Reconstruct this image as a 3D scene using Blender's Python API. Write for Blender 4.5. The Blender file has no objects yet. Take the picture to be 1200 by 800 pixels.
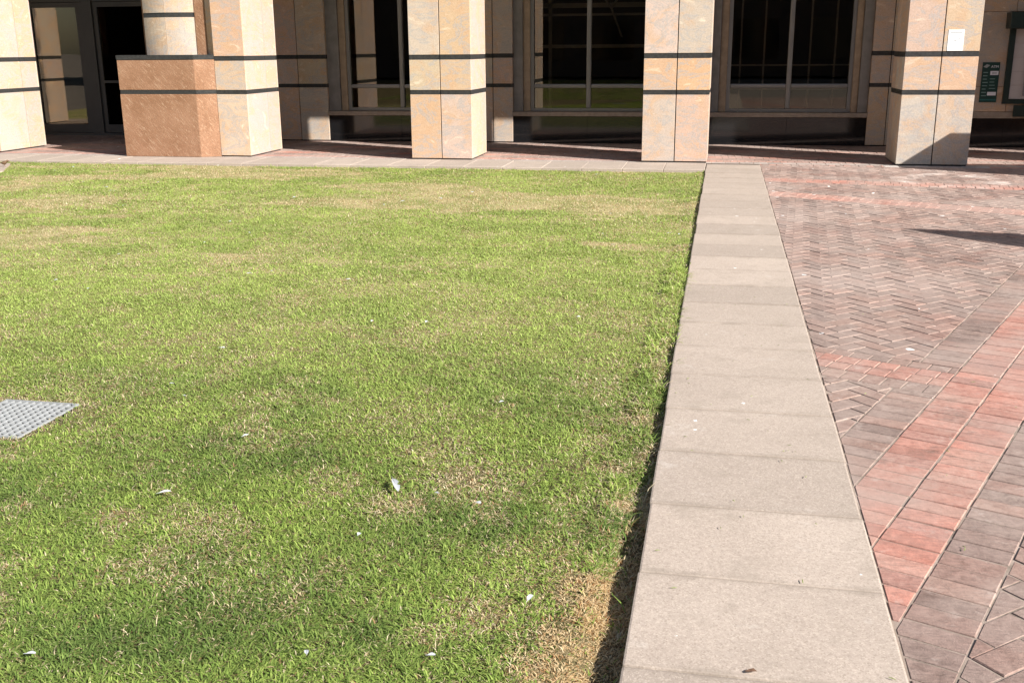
import bpy, bmesh, math, random
import numpy as np
from mathutils import Vector, Matrix

# ------------------------------------------------------------------ camera, sky, sun, exposure
scn = bpy.context.scene
col = scn.collection
rnd = random.Random(7)
nrs = np.random.RandomState(11)

F_PX, PITCH, YAW, ROLL, EYE = 1218.696, 0.273238, 0.197627, -0.007578, 1.6
SUN_AZ = math.radians(28.0)       # light travels towards -X, turned this much to +Y
SUN_EL = math.radians(31.5)

cam_d = bpy.data.cameras.new('camera')
cam_d.sensor_width = 36.0
cam_d.lens = 36.0 * F_PX / 1200.0
cam_d.clip_start = 0.05
cam_d.clip_end = 3000
cam = bpy.data.objects.new('camera', cam_d)
col.objects.link(cam)
_fh = Vector((-math.sin(YAW), math.cos(YAW), 0)); _r0 = Vector((math.cos(YAW), math.sin(YAW), 0))
_fw = _fh * math.cos(PITCH) + Vector((0, 0, -math.sin(PITCH)))
_u0 = _fh * math.sin(PITCH) + Vector((0, 0, math.cos(PITCH)))
_r = _r0 * math.cos(ROLL) + _u0 * math.sin(ROLL)
_u = -_r0 * math.sin(ROLL) + _u0 * math.cos(ROLL)
m3 = Matrix((_r, _u, -_fw)).transposed()
cam.matrix_world = Matrix.Translation((0, 0, EYE)) @ m3.to_4x4()
scn.camera = cam

world = bpy.data.worlds.new('World'); scn.world = world
world.use_nodes = True
wn = world.node_tree.nodes; wl = world.node_tree.links
sky = wn.new('ShaderNodeTexSky'); sky.sky_type = 'NISHITA'; sky.sun_disc = False
sky.sun_elevation = SUN_EL
sdir = Vector((math.cos(SUN_AZ) * math.cos(SUN_EL), -math.sin(SUN_AZ) * math.cos(SUN_EL), math.sin(SUN_EL)))  # towards the sun
sky.sun_rotation = math.atan2(sdir.x, sdir.y)
sky.air_density = 1.0; sky.dust_density = 1.2; sky.ozone_density = 1.0
wn['Background'].inputs['Strength'].default_value = 0.062
wl.new(sky.outputs[0], wn['Background'].inputs['Color'])

sun_d = bpy.data.lights.new('sun', 'SUN'); sun_d.energy = 5.0; sun_d.angle = math.radians(0.53)
sun_d.color = (1.0, 0.965, 0.92)
sun = bpy.data.objects.new('sun', sun_d); col.objects.link(sun)
sun.rotation_euler = (-sdir).to_track_quat('-Z', 'Y').to_euler()
sun.location = (30, -16, 25)

scn.view_settings.view_transform = 'Standard'
scn.view_settings.look = 'None'
scn.view_settings.exposure = 1.04
scn.view_settings.gamma = 1.0
scn.view_settings.use_curve_mapping = False

# ------------------------------------------------------------------ helpers
ORG = {}                                    # world origin of every object (no rotated parents)

def pix(x, y, z=0.0):
    """ground point seen at photograph pixel (x, y): used once to measure positions"""
    d = _r * (x - 600) - _u * (y - 400) + _fw * F_PX
    t = (z - EYE) / d.z
    return Vector((0, 0, EYE)) + d * t

def link(o, parent=None, loc=(0, 0, 0)):
    col.objects.link(o)
    loc = Vector(loc); ORG[o.name] = loc
    if parent is not None:
        o.parent = parent
        o.location = loc - ORG[parent.name]
    else:
        o.location = loc
    return o

def tag(o, label=None, cat=None, group=None, kind=None):
    if label: o['label'] = label
    if cat: o['category'] = cat
    if group: o['group'] = group
    if kind: o['kind'] = kind
    return o

def empty(name, loc):
    o = bpy.data.objects.new(name, None); o.empty_display_size = 0.2
    return link(o, None, loc)

def mesh_obj(name, verts, faces, mat, parent=None, loc=(0, 0, 0), smooth=False):
    me = bpy.data.meshes.new(name)
    me.from_pydata([tuple(v) for v in verts], [], faces)
    me.update()
    if mat: me.materials.append(mat)
    if smooth: me.polygons.foreach_set('use_smooth', [True] * len(me.polygons))
    return link(bpy.data.objects.new(name, me), parent, loc)

BOXES = {}
def box(name, x0, x1, y0, y1, z0, z1, mat, parent=None, bev=0.0, seg=1, color=None):
    """a box with chamfered edges; alike boxes share their mesh"""
    sx, sy, sz = x1 - x0, y1 - y0, z1 - z0
    key = (round(sx, 4), round(sy, 4), round(sz, 4), bev, seg, mat.name)
    me = BOXES.get(key)
    if me is None:
        bm = bmesh.new(); bmesh.ops.create_cube(bm, size=1.0)
        bmesh.ops.scale(bm, vec=(sx, sy, sz), verts=bm.verts)
        if bev: bmesh.ops.bevel(bm, geom=bm.edges[:], offset=bev, segments=seg, affect='EDGES', profile=0.6)
        me = bpy.data.meshes.new(name); bm.to_mesh(me); bm.free(); me.materials.append(mat); BOXES[key] = me
    o = bpy.data.objects.new(name, me)
    if color: o.color = (*color, 1)
    return link(o, parent, ((x0 + x1) / 2, (y0 + y1) / 2, (z0 + z1) / 2))

def merged(name, boxes, mat, parent=None):
    """several boxes of one rigid piece as one mesh"""
    V, Fc = [], []
    for (x0, x1, y0, y1, z0, z1) in boxes:
        n = len(V)
        V += [(x0, y0, z0), (x1, y0, z0), (x1, y1, z0), (x0, y1, z0), (x0, y0, z1), (x1, y0, z1), (x1, y1, z1), (x0, y1, z1)]
        Fc += [(n, n+3, n+2, n+1), (n+4, n+5, n+6, n+7), (n, n+1, n+5, n+4), (n+1, n+2, n+6, n+5), (n+2, n+3, n+7, n+6), (n+3, n, n+4, n+7)]
    c = Vector(V[0])
    return mesh_obj(name, [Vector(v) - c for v in V], Fc, mat, parent, c)

def prism(name, pts, z0, z1, mat, parent=None, color=None):
    """vertical prism over a plan polygon (counter-clockwise)"""
    c = Vector((sum(q[0] for q in pts) / len(pts), sum(q[1] for q in pts) / len(pts), (z0 + z1) / 2)); n = len(pts)
    V = [Vector((q[0], q[1], z0)) - c for q in pts] + [Vector((q[0], q[1], z1)) - c for q in pts]
    Fc = [tuple(range(n - 1, -1, -1)), tuple(range(n, 2 * n))] + [(i, (i + 1) % n, n + (i + 1) % n, n + i) for i in range(n)]
    o = mesh_obj(name, V, Fc, mat, parent, c)
    if color: o.color = (*color, 1)
    return o

def tube(points, radii, n=8, cap=True):
    V, Fc = [], []
    P = [Vector(q) for q in points]
    for i, q in enumerate(P):
        t = (P[min(i + 1, len(P) - 1)] - P[max(i - 1, 0)]).normalized()
        a = t.orthogonal().normalized() if abs(t.z) < .9 else Vector((1, 0, 0))
        if abs(t.z) < .9: a = t.cross(Vector((0, 0, 1))).normalized()
        b = t.cross(a).normalized()
        for k in range(n):
            an = 2 * math.pi * k / n
            V.append(q + (a * math.cos(an) + b * math.sin(an)) * radii[i])
    for i in range(len(P) - 1):
        for k in range(n):
            k2 = (k + 1) % n
            Fc.append((i * n + k, i * n + k2, (i + 1) * n + k2, (i + 1) * n + k))
    if cap:
        Fc.append(tuple(range(n))[::-1]); Fc.append(tuple((len(P) - 1) * n + k for k in range(n)))
    return V, Fc

# ---- materials
class NT:
    def __init__(s, name):
        s.m = bpy.data.materials.new(name); s.m.use_nodes = True
        s.t = s.m.node_tree; s.n = s.t.nodes; s.b = s.n['Principled BSDF']
        s.out = s.n['Material Output']
    def add(s, typ, **kw):
        nd = s.n.new(typ)
        for k, v in kw.items(): setattr(nd, k, v)
        return nd
    def ln(s, a, b): s.t.links.new(a, b)
    def setin(s, sock, v):
        if hasattr(v, 'is_linked') or hasattr(v, 'links'): s.ln(v, sock)
        else: sock.default_value = v
    def noise(s, vec, scale, detail=4, rough=.55, dist=0):
        nd = s.add('ShaderNodeTexNoise'); nd.inputs['Scale'].default_value = scale
        nd.inputs['Detail'].default_value = detail; nd.inputs['Roughness'].default_value = rough; nd.inputs['Distortion'].default_value = dist
        if vec is not None: s.ln(vec, nd.inputs['Vector'])
        return nd.outputs['Fac']
    def ramp(s, fac, stops):
        nd = s.add('ShaderNodeValToRGB'); e = nd.color_ramp.elements
        while len(e) < len(stops): e.new(.5)
        for el, (p, c) in zip(e, stops):
            el.position = p; el.color = (c, c, c, 1) if isinstance(c, (int, float)) else (*c, 1)
        s.ln(fac, nd.inputs[0]); return nd.outputs[0]
    def mix(s, fac, a, b, mode='MIX'):
        nd = s.add('ShaderNodeMix', data_type='RGBA', blend_type=mode)
        for sock, v in ((nd.inputs[0], fac), (nd.inputs[6], a), (nd.inputs[7], b)):
            if isinstance(v, tuple): v = (*v, 1) if len(v) == 3 else v
            s.setin(sock, v)
        return nd.outputs[2]
    def math(s, op, a, b=0.0, clamp=False):
        nd = s.add('ShaderNodeMath', operation=op); nd.use_clamp = clamp
        s.setin(nd.inputs[0], a); s.setin(nd.inputs[1], b); return nd.outputs[0]
    def bump(s, h, strength=.3, dist=.01):
        nd = s.add('ShaderNodeBump'); nd.inputs['Strength'].default_value = strength; nd.inputs['Distance'].default_value = dist
        s.ln(h, nd.inputs['Height']); s.ln(nd.outputs[0], s.b.inputs['Normal']); return nd
    def mapping(s, vec, scale=(1, 1, 1), rot=(0, 0, 0)):
        nd = s.add('ShaderNodeMapping'); nd.inputs['Scale'].default_value = scale; nd.inputs['Rotation'].default_value = rot
        s.ln(vec, nd.inputs[0]); return nd.outputs[0]
    def objco(s, spread=37.0):
        """object coordinates in metres, shifted per object so that no two pieces repeat"""
        tc = s.add('ShaderNodeTexCoord'); oi = s.add('ShaderNodeObjectInfo')
        sc = s.math('MULTIPLY', oi.outputs['Random'], spread)
        va = s.add('ShaderNodeVectorMath', operation='ADD'); s.ln(tc.outputs['Object'], va.inputs[0])
        cb = s.add('ShaderNodeCombineXYZ'); s.ln(sc, cb.inputs[0]); s.ln(sc, cb.inputs[2]); s.ln(cb.outputs[0], va.inputs[1])
        return va.outputs[0], oi
    def pos(s): return s.add('ShaderNodeNewGeometry').outputs['Position']
    def base(s, c, rough=.6, spec=None, metal=0):
        if isinstance(c, tuple): s.b.inputs['Base Color'].default_value = (*c, 1)
        else: s.ln(c, s.b.inputs['Base Color'])
        s.setin(s.b.inputs['Roughness'], rough)
        s.b.inputs['Metallic'].default_value = metal
        if spec is not None: s.b.inputs['Specular IOR Level'].default_value = spec
        return s

def plain(name, c, rough=.6, metal=0, var=.12, scale=14, spec=None):
    t = NT(name); v, _ = t.objco()
    n = t.noise(v, scale, 5)
    f = t.ramp(n, [(.25, 1 - var), (.75, 1 + var)])
    t.base(t.mix(1.0, c, f, 'MULTIPLY'), rough, spec, metal); return t.m

M = {}
def build_materials():
    # pale quartzite cladding: colour comes from each panel, veins and clouds on top
    t = NT('stone'); v, oi = t.objco()
    cloud = t.noise(v, 2.2, 5, .6, 1.2)
    vein = t.noise(t.mapping(v, (1, 1, 2.2), (0, math.radians(32), math.radians(15))), 1.7, 8, .66, 2.2)
    grain = t.noise(v, 120, 3, .7)
    fleck = t.noise(v, 55, 4, .6)
    c = oi.outputs['Color']
    c = t.mix(t.ramp(cloud, [(.45, 0), (.60, .6)]), c, (.52, .325, .19))
    c = t.mix(t.ramp(vein, [(.505, 0), (.55, .72), (.60, .2), (.66, 0)]), c, (.36, .34, .325))
    c = t.mix(t.ramp(vein, [(.30, .5), (.40, 0)]), c, (.80, .68, .52))
    c = t.mix(.3, c, t.ramp(fleck, [(.3, .25), (.55, .75), (.75, 1)]), 'SOFT_LIGHT')
    c = t.mix(.38, c, t.ramp(grain, [(.28, .3), (.45, .9), (.7, 1.2)]), 'MULTIPLY')
    t.base(c, .62, .3); t.bump(t.mix(.5, grain, vein), .12, .004); M['stone'] = t.m
    # rough brown quartzite with pale diagonal flecks
    t = NT('brown_stone'); v, oi = t.objco()
    d = t.mapping(v, (1, 1, 1), (0, math.radians(-48), 0))
    st = t.noise(t.mapping(d, (6, 12, 34)), 1.6, 6, .7, .9)
    big = t.noise(v, 2.5, 4)
    gr = t.noise(v, 70, 4, .7)
    c = t.mix(t.ramp(big, [(.35, 0), (.7, 1)]), (.28, .145, .08), (.36, .20, .12))
    c = t.mix(t.ramp(st, [(.53, 0), (.72, .75)]), c, (.60, .42, .28))
    c = t.mix(t.ramp(st, [(.28, .6), (.40, 0)]), c, (.20, .10, .06))
    c = t.mix(.7, c, t.ramp(gr, [(.3, .45), (.65, 1.15)]), 'MULTIPLY')
    t.base(c, .7, .25); t.bump(t.mix(.5, st, gr), .5, .012); M['brown_stone'] = t.m
    t = NT('band'); v, oi = t.objco()
    n = t.noise(v, 38, 5, .7)
    t.base(t.ramp(n, [(.3, (.018, .018, .018)), (.7, (.055, .054, .052))]), .38, .5); M['band'] = t.m
    M['joint'] = plain('joint', (.02, .018, .016), .9)
    # polished black granite
    t = NT('black_granite'); v, oi = t.objco()
    n = t.noise(v, 160, 3, .7)
    t.base(t.ramp(n, [(.4, (.008, .008, .009)), (.75, (.02, .02, .021))]), .08, .5); M['granite'] = t.m
    M['metal'] = plain('bronze_metal', (.24, .235, .23), .42, .4, .08, 3)
    M['metal_dark'] = plain('dark_metal', (.11, .107, .105), .5, .3, .08, 3)
    M['reveal'] = plain('reveal_stone', (.34, .25, .17), .6, 0, .22, 9)
    M['reveal_grey'] = plain('reveal_grey', (.22, .205, .19), .6, 0, .2, 7)
    M['sill'] = plain('sill_stone', (.30, .24, .19), .55, 0, .22, 12)
    # reflecting tinted glass
    t = NT('glass'); t.n.remove(t.b)
    tr = t.add('ShaderNodeBsdfTransparent'); tr.inputs[0].default_value = (.66, .62, .57, 1)
    gl = t.add('ShaderNodeBsdfGlossy'); gl.inputs['Color'].default_value = (.95, .9, .8, 1); gl.inputs['Roughness'].default_value = .004
    lw = t.add('ShaderNodeFresnel'); lw.inputs[0].default_value = 1.75
    v = t.add('ShaderNodeTexCoord').outputs['Object']
    bp = t.add('ShaderNodeBump'); bp.inputs['Strength'].default_value = .02; bp.inputs['Distance'].default_value = .02
    t.ln(t.noise(v, 1.6, 1), bp.inputs['Height']); t.ln(bp.outputs[0], gl.inputs['Normal'])
    ms = t.add('ShaderNodeMixShader'); t.ln(lw.outputs[0], ms.inputs[0]); t.ln(tr.outputs[0], ms.inputs[1]); t.ln(gl.outputs[0], ms.inputs[2])
    t.ln(ms.outputs[0], t.out.inputs[0]); M['glass'] = t.m
    M['room'] = plain('room', (.20, .155, .125), .8, 0, .2, 2)
    M['room_frame'] = plain('room_frame', (.75, .70, .64), .5, 0, .1, 3)
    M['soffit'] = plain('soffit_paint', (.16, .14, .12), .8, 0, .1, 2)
    M['plaster'] = plain('plaster', (.40, .34, .27), .8, 0, .12, 2)

    # concrete slabs of the kerb: pale, exposed aggregate, dirt along the joints, droppings
    for cname, dirty in (('concrete', True), ('concrete_plain', False)):
      t = NT(cname); v, oi = t.objco(); P = t.pos()
      tc = t.add('ShaderNodeTexCoord').outputs['Object']
      big = t.noise(P, 1.7, 5, .6)
      fine = t.noise(P, 230, 3, .75)
      mid = t.noise(P, 60, 3, .6)
      vo = t.add('ShaderNodeTexVoronoi'); vo.inputs['Scale'].default_value = 210; t.ln(P, vo.inputs['Vector'])
      pebble = t.add('ShaderNodeSeparateColor'); t.ln(vo.outputs['Color'], pebble.inputs[0])
      c = t.mix(t.ramp(big, [(.3, 0), (.7, 1)]), (.405, .332, .276), (.485, .402, .337))
      c = t.mix(t.ramp(oi.outputs['Random'], [(0, 0), (1, .75)]), c, (.33, .272, .228))
      c = t.mix(t.ramp(pebble.outputs[0], [(.6, 0), (.95, .42)]), c, (.60, .51, .42))
      c = t.mix(t.ramp(pebble.outputs[1], [(.7, 0), (.97, .4)]), c, (.22, .175, .135))
      c = t.mix(.4, c, t.ramp(fine, [(.25, .6), (.7, 1.18)]), 'MULTIPLY')
      c = t.mix(.35, c, t.ramp(mid, [(.3, .7), (.7, 1.1)]), 'MULTIPLY')
      # dirt near the two cross joints of a slab (slab is .533 long)
      sx = t.add('ShaderNodeSeparateXYZ'); t.ln(tc, sx.inputs[0])
      ay = t.math('ABSOLUTE', sx.outputs[1])
      wob = t.math('MULTIPLY', t.noise(P, 7, 4, .6), .10)
      e = t.math('ADD', ay, wob)
      dirt = t.ramp(e, [(.282, 0), (.325, .5 if dirty else 0)])
      c = t.mix(dirt, c, (.20, .165, .13))
      # droppings: a few white splats
      vd = t.add('ShaderNodeTexVoronoi'); vd.inputs['Scale'].default_value = 5.2; vd.inputs['Randomness'].default_value = 1.0
      wv = t.add('ShaderNodeVectorMath', operation='ADD'); nz = t.add('ShaderNodeTexNoise'); nz.inputs['Scale'].default_value = 60
      t.ln(P, nz.inputs['Vector']); sc = t.add('ShaderNodeVectorMath', operation='SCALE'); sc.inputs['Scale'].default_value = .02
      t.ln(nz.outputs['Color'], sc.inputs[0]); t.ln(P, wv.inputs[0]); t.ln(sc.outputs[0], wv.inputs[1]); t.ln(wv.outputs[0], vd.inputs['Vector'])
      cs = t.add('ShaderNodeSeparateColor'); t.ln(vd.outputs['Color'], cs.inputs[0])
      rad = t.math('MULTIPLY', t.math('POWER', cs.outputs[0], 2.6), .105)
      c = t.mix(t.math('LESS_THAN', vd.outputs['Distance'], rad), c, (.78, .76, .72))
      blot = t.noise(P, 4.5, 6, .7)
      c = t.mix(t.ramp(blot, [(.53, 0), (.68, .42)]), c, (.27, .225, .18))
      c = t.mix(t.ramp(blot, [(.28, .35), (.40, 0)]), c, (.55, .50, .45))
      t.base(c, .88, .2); t.bump(t.mix(.5, fine, pebble.outputs[2]), .25, .003); M[cname] = t.m

    # clay pavers: tint is stored on each brick
    t = NT('paver'); P = t.pos()
    at = t.add('ShaderNodeAttribute'); at.attribute_name = 'tint'
    big = t.noise(P, 1.1, 5, .65)
    g2 = t.noise(P, 26, 5, .7, .8)
    g3 = t.noise(P, 150, 4, .75)
    scr = t.noise(t.mapping(P, (14, 95, 1), (0, 0, math.radians(-35))), 1.0, 5, .7, 1.0)
    scr2 = t.noise(t.mapping(P, (95, 16, 1), (0, 0, math.radians(-20))), 1.0, 4, .7, 1.4)
    c = at.outputs['Color']
    c = t.mix(.75, c, t.ramp(g2, [(.3, .62), (.62, 1.12)]), 'MULTIPLY')
    c = t.mix(.6, c, t.ramp(scr, [(.32, .42), (.5, 1.0), (.68, 1.35)]), 'MULTIPLY')
    c = t.mix(.35, c, t.ramp(scr2, [(.34, .6), (.6, 1.1)]), 'MULTIPLY')
    c = t.mix(.5, c, t.ramp(g3, [(.3, .6), (.66, 1.2)]), 'MULTIPLY')
    # sand and grey dust lying on the bricks
    dust = t.math('MULTIPLY', t.ramp(big, [(.36, .15), (.64, .75)]), t.ramp(g2, [(.25, .25), (.65, 1)]))
    c = t.mix(dust, c, (.42, .335, .285))
    c = t.mix(t.ramp(t.noise(P, 9, 6, .75), [(.57, 0), (.72, .6)]), c, (.50, .42, .37))
    c = t.mix(t.ramp(t.noise(P, 3.1, 5, .7), [(.30, .55), (.43, 0)]), c, (.10, .075, .062))
    c = t.mix(t.ramp(t.noise(P, .75, 4, .6), [(.44, 0), (.62, .6)]), c, (.38, .30, .26))
    # chalky ring left on the paving in front of the pillar
    mp = t.add('ShaderNodeVectorMath', operation='SUBTRACT'); t.ln(P, mp.inputs[0]); mp.inputs[1].default_value = (2.80, 13.75, 0)
    ms = t.mapping(mp.outputs[0], (1.15, .95, 0))
    ln_ = t.add('ShaderNodeVectorMath', operation='LENGTH'); t.ln(ms, ln_.inputs[0])
    rr = t.math('ADD', ln_.outputs['Value'], t.math('MULTIPLY', t.noise(P, 4, 3), .35))
    ring = t.ramp(rr, [(.60, 0), (.78, .7), (.95, .35), (1.05, 0)])
    c = t.mix(t.math('MULTIPLY', ring, t.ramp(t.noise(P, 3.2, 4), [(.44, 0), (.62, 1)])), c, (.66, .58, .52))
    # droppings
    vd = t.add('ShaderNodeTexVoronoi'); vd.inputs['Scale'].default_value = 4.6; vd.inputs['Randomness'].default_value = 1.0
    wv = t.add('ShaderNodeVectorMath', operation='ADD'); nz = t.add('ShaderNodeTexNoise'); nz.inputs['Scale'].default_value = 50
    t.ln(P, nz.inputs['Vector']); sc = t.add('ShaderNodeVectorMath', operation='SCALE'); sc.inputs['Scale'].default_value = .025
    t.ln(nz.outputs['Color'], sc.inputs[0]); t.ln(P, wv.inputs[0]); t.ln(sc.outputs[0], wv.inputs[1]); t.ln(wv.outputs[0], vd.inputs['Vector'])
    cs = t.add('ShaderNodeSeparateColor'); t.ln(vd.outputs['Color'], cs.inputs[0])
    rad = t.math('MULTIPLY', t.math('POWER', cs.outputs[0], 2.6), .11)
    c = t.mix(t.math('LESS_THAN', vd.outputs['Distance'], rad), c, (.80, .77, .74))
    t.base(c, .85, .25); t.bump(t.mix(.4, scr, g3), .8, .006); M['paver'] = t.m
    # sand in the joints
    t = NT('joint_sand'); P = t.pos()
    n = t.noise(P, 5.5, 5, .7); g = t.noise(P, 300, 3, .7)
    c = t.ramp(n, [(.32, (.13, .10, .082)), (.42, (.26, .21, .17)), (.56, (.34, .27, .225)), (.72, (.50, .42, .355))])
    c = t.mix(.5, c, t.ramp(g, [(.3, .6), (.7, 1.15)]), 'MULTIPLY')
    t.base(c, .95, .1); t.bump(g, .3, .003); M['sand'] = t.m
    # soil and thatch under the grass
    t = NT('soil'); P = t.pos()
    n = t.noise(P, 60, 6, .75); b = t.noise(P, 5, 4)
    c = t.mix(t.ramp(b, [(.35, 0), (.65, 1)]), (.085, .085, .032), (.23, .175, .09))  # near tones kept dark to stand in for shade between the blades
    sy = t.add('ShaderNodeSeparateXYZ'); t.ln(P, sy.inputs[0])
    mr = t.add('ShaderNodeMapRange'); mr.inputs[1].default_value = 4.0; mr.inputs[2].default_value = 7.5; t.ln(sy.outputs[1], mr.inputs[0])
    c = t.mix(mr.outputs[0], c, t.mix(t.ramp(t.noise(P, 2.2, 5, .6), [(.42, 0), (.6, 1)]), (.26, .28, .09), (.44, .38, .19)))
    c = t.mix(.8, c, t.ramp(n, [(.3, .4), (.7, 1.4)]), 'MULTIPLY')
    t.base(c, .95, .1); t.bump(n, .8, .02); M['soil'] = t.m
    # grass blades
    t = NT('grass'); t.n.remove(t.b)
    at = t.add('ShaderNodeAttribute'); at.attribute_name = 'tint'
    df = t.add('ShaderNodeBsdfPrincipled'); t.ln(at.outputs['Color'], df.inputs['Base Color']); df.inputs['Roughness'].default_value = .5
    df.inputs['Specular IOR Level'].default_value = .3
    ge = t.add('ShaderNodeNewGeometry'); vm = t.add('ShaderNodeMix', data_type='VECTOR'); vm.inputs[0].default_value = .42
    t.ln(ge.outputs['Normal'], vm.inputs[4]); vm.inputs[5].default_value = (0, 0, 1)
    nn = t.add('ShaderNodeVectorMath', operation='NORMALIZE'); t.ln(vm.outputs[1], nn.inputs[0]); t.ln(nn.outputs[0], df.inputs['Normal'])
    tl = t.add('ShaderNodeBsdfTranslucent'); t.ln(t.mix(1.0, at.outputs['Color'], (1.15, 1.1, .6), 'MULTIPLY'), tl.inputs[0])
    ms = t.add('ShaderNodeMixShader'); ms.inputs[0].default_value = .3
    t.ln(df.outputs[0], ms.inputs[1]); t.ln(tl.outputs[0], ms.inputs[2]); t.ln(ms.outputs[0], t.out.inputs[0]); M['grass'] = t.m
    M['grating'] = plain('grating_grey', (.29, .30, .30), .45, 0, .14, 22, .5)
    t = NT('feather'); v, oi = t.objco()
    c = t.ramp(t.noise(t.mapping(v, (300, 40, 40)), 1, 3), [(.3, (.36, .38, .40)), (.7, (.54, .55, .56))])
    t.base(c, .7, .2); M['feather'] = t.m
    M['ground'] = plain('ground', (.16, .14, .12), .95, 0, .2, 1)
    M['green'] = plain('sign_green', (.006, .045, .038), .35, 0, .1, 20)
    M['teal'] = plain('sign_teal', (.02, .14, .14), .35, 0, .1, 20)
    M['sign_white'] = plain('sign_white', (.74, .74, .80), .5, 0, .04, 20)
    M['sign_grey'] = plain('sign_grey', (.34, .37, .37), .5, 0, .08, 20)
    M['sign_text'] = plain('sign_text', (.20, .32, .30), .5, 0, .05, 20)
    M['frame_green'] = plain('frame_green', (.008, .022, .018), .4, 0, .2, 8)
    M['tile'] = plain('tile', (.52, .47, .46), .35, 0, .06, 6)
    M['machine'] = plain('machine_grey', (.22, .22, .25), .4, .2, .08, 6)
    M['paper'] = plain('paper', (.84, .84, .82), .6, 0, .02, 8)
    M['print'] = plain('print', (.35, .36, .38), .7, 0, .1, 20)
    M['canvas'] = plain('canvas', (.60, .55, .45), .85, 0, .1, 6)
    M['bird'] = plain('bird_brown', (.12, .07, .035), .8, 0, .55, 60)
    M['bird_leg'] = plain('bird_leg', (.25, .14, .09), .7)
    M['leaf'] = plain('dead_leaf', (.13, .07, .04), .8, 0, .3, 60)
    M['straw'] = plain('clipping', (.20, .24, .07), .7, 0, .4, 60)
build_materials()

# stone colours (albedo)
CREAM, PALE, ORANGE, GREY, TAN = (.54, .405, .305), (.53, .43, .345), (.52, .345, .225), (.48, .395, .325), (.51, .37, .27)
STONES = [CREAM, PALE, ORANGE, GREY, TAN, CREAM, PALE]

# ------------------------------------------------------------------ ground
tag(mesh_obj('ground', [(-900, -900, -.14), (900, -900, -.14), (900, 900, -.14), (-900, 900, -.14)], [(0, 1, 2, 3)], M['ground']), kind='structure')

# value noise on a lattice, for lawn relief and patches
def vnoise(x, y, s, seed):
    r = np.random.RandomState(seed); tab = r.rand(128, 128)
    u, v = x * s + 1000.3, y * s + 1000.7
    i, j = np.floor(u).astype(int), np.floor(v).astype(int); fu, fv = u - i, v - j
    fu = fu * fu * (3 - 2 * fu); fv = fv * fv * (3 - 2 * fv)
    a = tab[i % 128, j % 128]; b = tab[(i + 1) % 128, j % 128]; c = tab[i % 128, (j + 1) % 128]; d = tab[(i + 1) % 128, (j + 1) % 128]
    return (a * (1 - fu) + b * fu) * (1 - fv) + (c * (1 - fu) + d * fu) * fv
def fbm(x, y, s, seed, o=4):
    t = 0; a = .5; w = 0
    for k in range(o):
        t = t + a * vnoise(x, y, s * 2 ** k, seed + k); w += a; a *= .55
    return t / w

KL, KR = -0.20, 0.545            # kerb edges
LAWN_FAR = 14.52
def soil_z(x, y):
    z = -.036 + .012 * (fbm(x, y, .7, 5, 3) - .5) * 2 + .008 * (fbm(x, y, 4., 15, 2) - .5)
    edge = np.clip((x - (KL - .15 - .05 * fbm(x, y, 3., 25, 2))) / .10, 0, 1)
    near = np.clip((4.4 - y) / 1.4, 0, 1)
    rag = fbm(x, y, 2.4, 31, 3)
    z = z + edge * (.017 * (1 - near) * (1.3 - .9 * rag) - .030 * near * np.clip(rag * 2.2 - .45, 0, 1.2))
    z = np.where((x > -3.384) & (x < -2.991) & (y > 3.801) & (y < 4.261), -.13, z)
    return z

def grid_sheet(name, xs, ys, zf, mat):
    X, Y = np.meshgrid(xs, ys); Z = zf(X, Y)
    V = np.stack([X, Y, Z], -1).reshape(-1, 3); nx, ny = len(xs), len(ys)
    Fc = [(j * nx + i, j * nx + i + 1, (j + 1) * nx + i + 1, (j + 1) * nx + i) for j in range(ny - 1) for i in range(nx - 1)]
    return mesh_obj(name, V.tolist(), Fc, mat, smooth=True)
xs = np.concatenate([np.arange(-19, -3.7, .25), [-3.6, -3.387, -3.383, -3.2, -2.992, -2.988], np.arange(-2.9, -2, .15), np.arange(-2, -.6, .06), np.arange(-.6, KL + .012, .02)])
ys = np.concatenate([np.arange(-22, 1.5, .4), np.arange(1.5, 3.78, .06), [3.798, 3.802, 4.0, 4.260, 4.264], np.arange(4.3, 6, .06), np.arange(6, LAWN_FAR + .02, .16), [LAWN_FAR + .02]])
tag(grid_sheet('lawn', xs, ys, soil_z, M['soil']), kind='structure')

# ------------------------------------------------------------------ kerb of concrete slabs, far edging, loose slab
kerb = mesh_obj('kerb', [(KL + .02, -2.6, -.1), (KR - .02, -2.6, -.1), (KR - .02, 15.38, -.1), (KL + .02, 15.38, -.1),
                         (KL + .02, -2.6, -.02), (KR - .02, -2.6, -.02), (KR - .02, 15.38, -.02), (KL + .02, 15.38, -.02)],
                [(0, 3, 2, 1), (4, 5, 6, 7), (0, 1, 5, 4), (1, 2, 6, 5), (2, 3, 7, 6), (3, 0, 4, 7)], M['joint'])
tag(kerb, kind='structure')
y = 2.47 - .533 * 9
while y < 15.2:
    y1 = min(y + .533, 15.40)
    dx = rnd.uniform(-.004, .004); dz = rnd.uniform(-.002, .003)
    o = box('slab', KL, KR, y + .0030, y1 - .0030, -.11, 0.004, M['concrete'], kerb, .0075, 2)
    o.location.x += dx; o.location.z += dz; o.rotation_euler = (rnd.uniform(-.0035, .0035), rnd.uniform(-.003, .003), rnd.uniform(-.002, .002))
    y += .533

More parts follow.
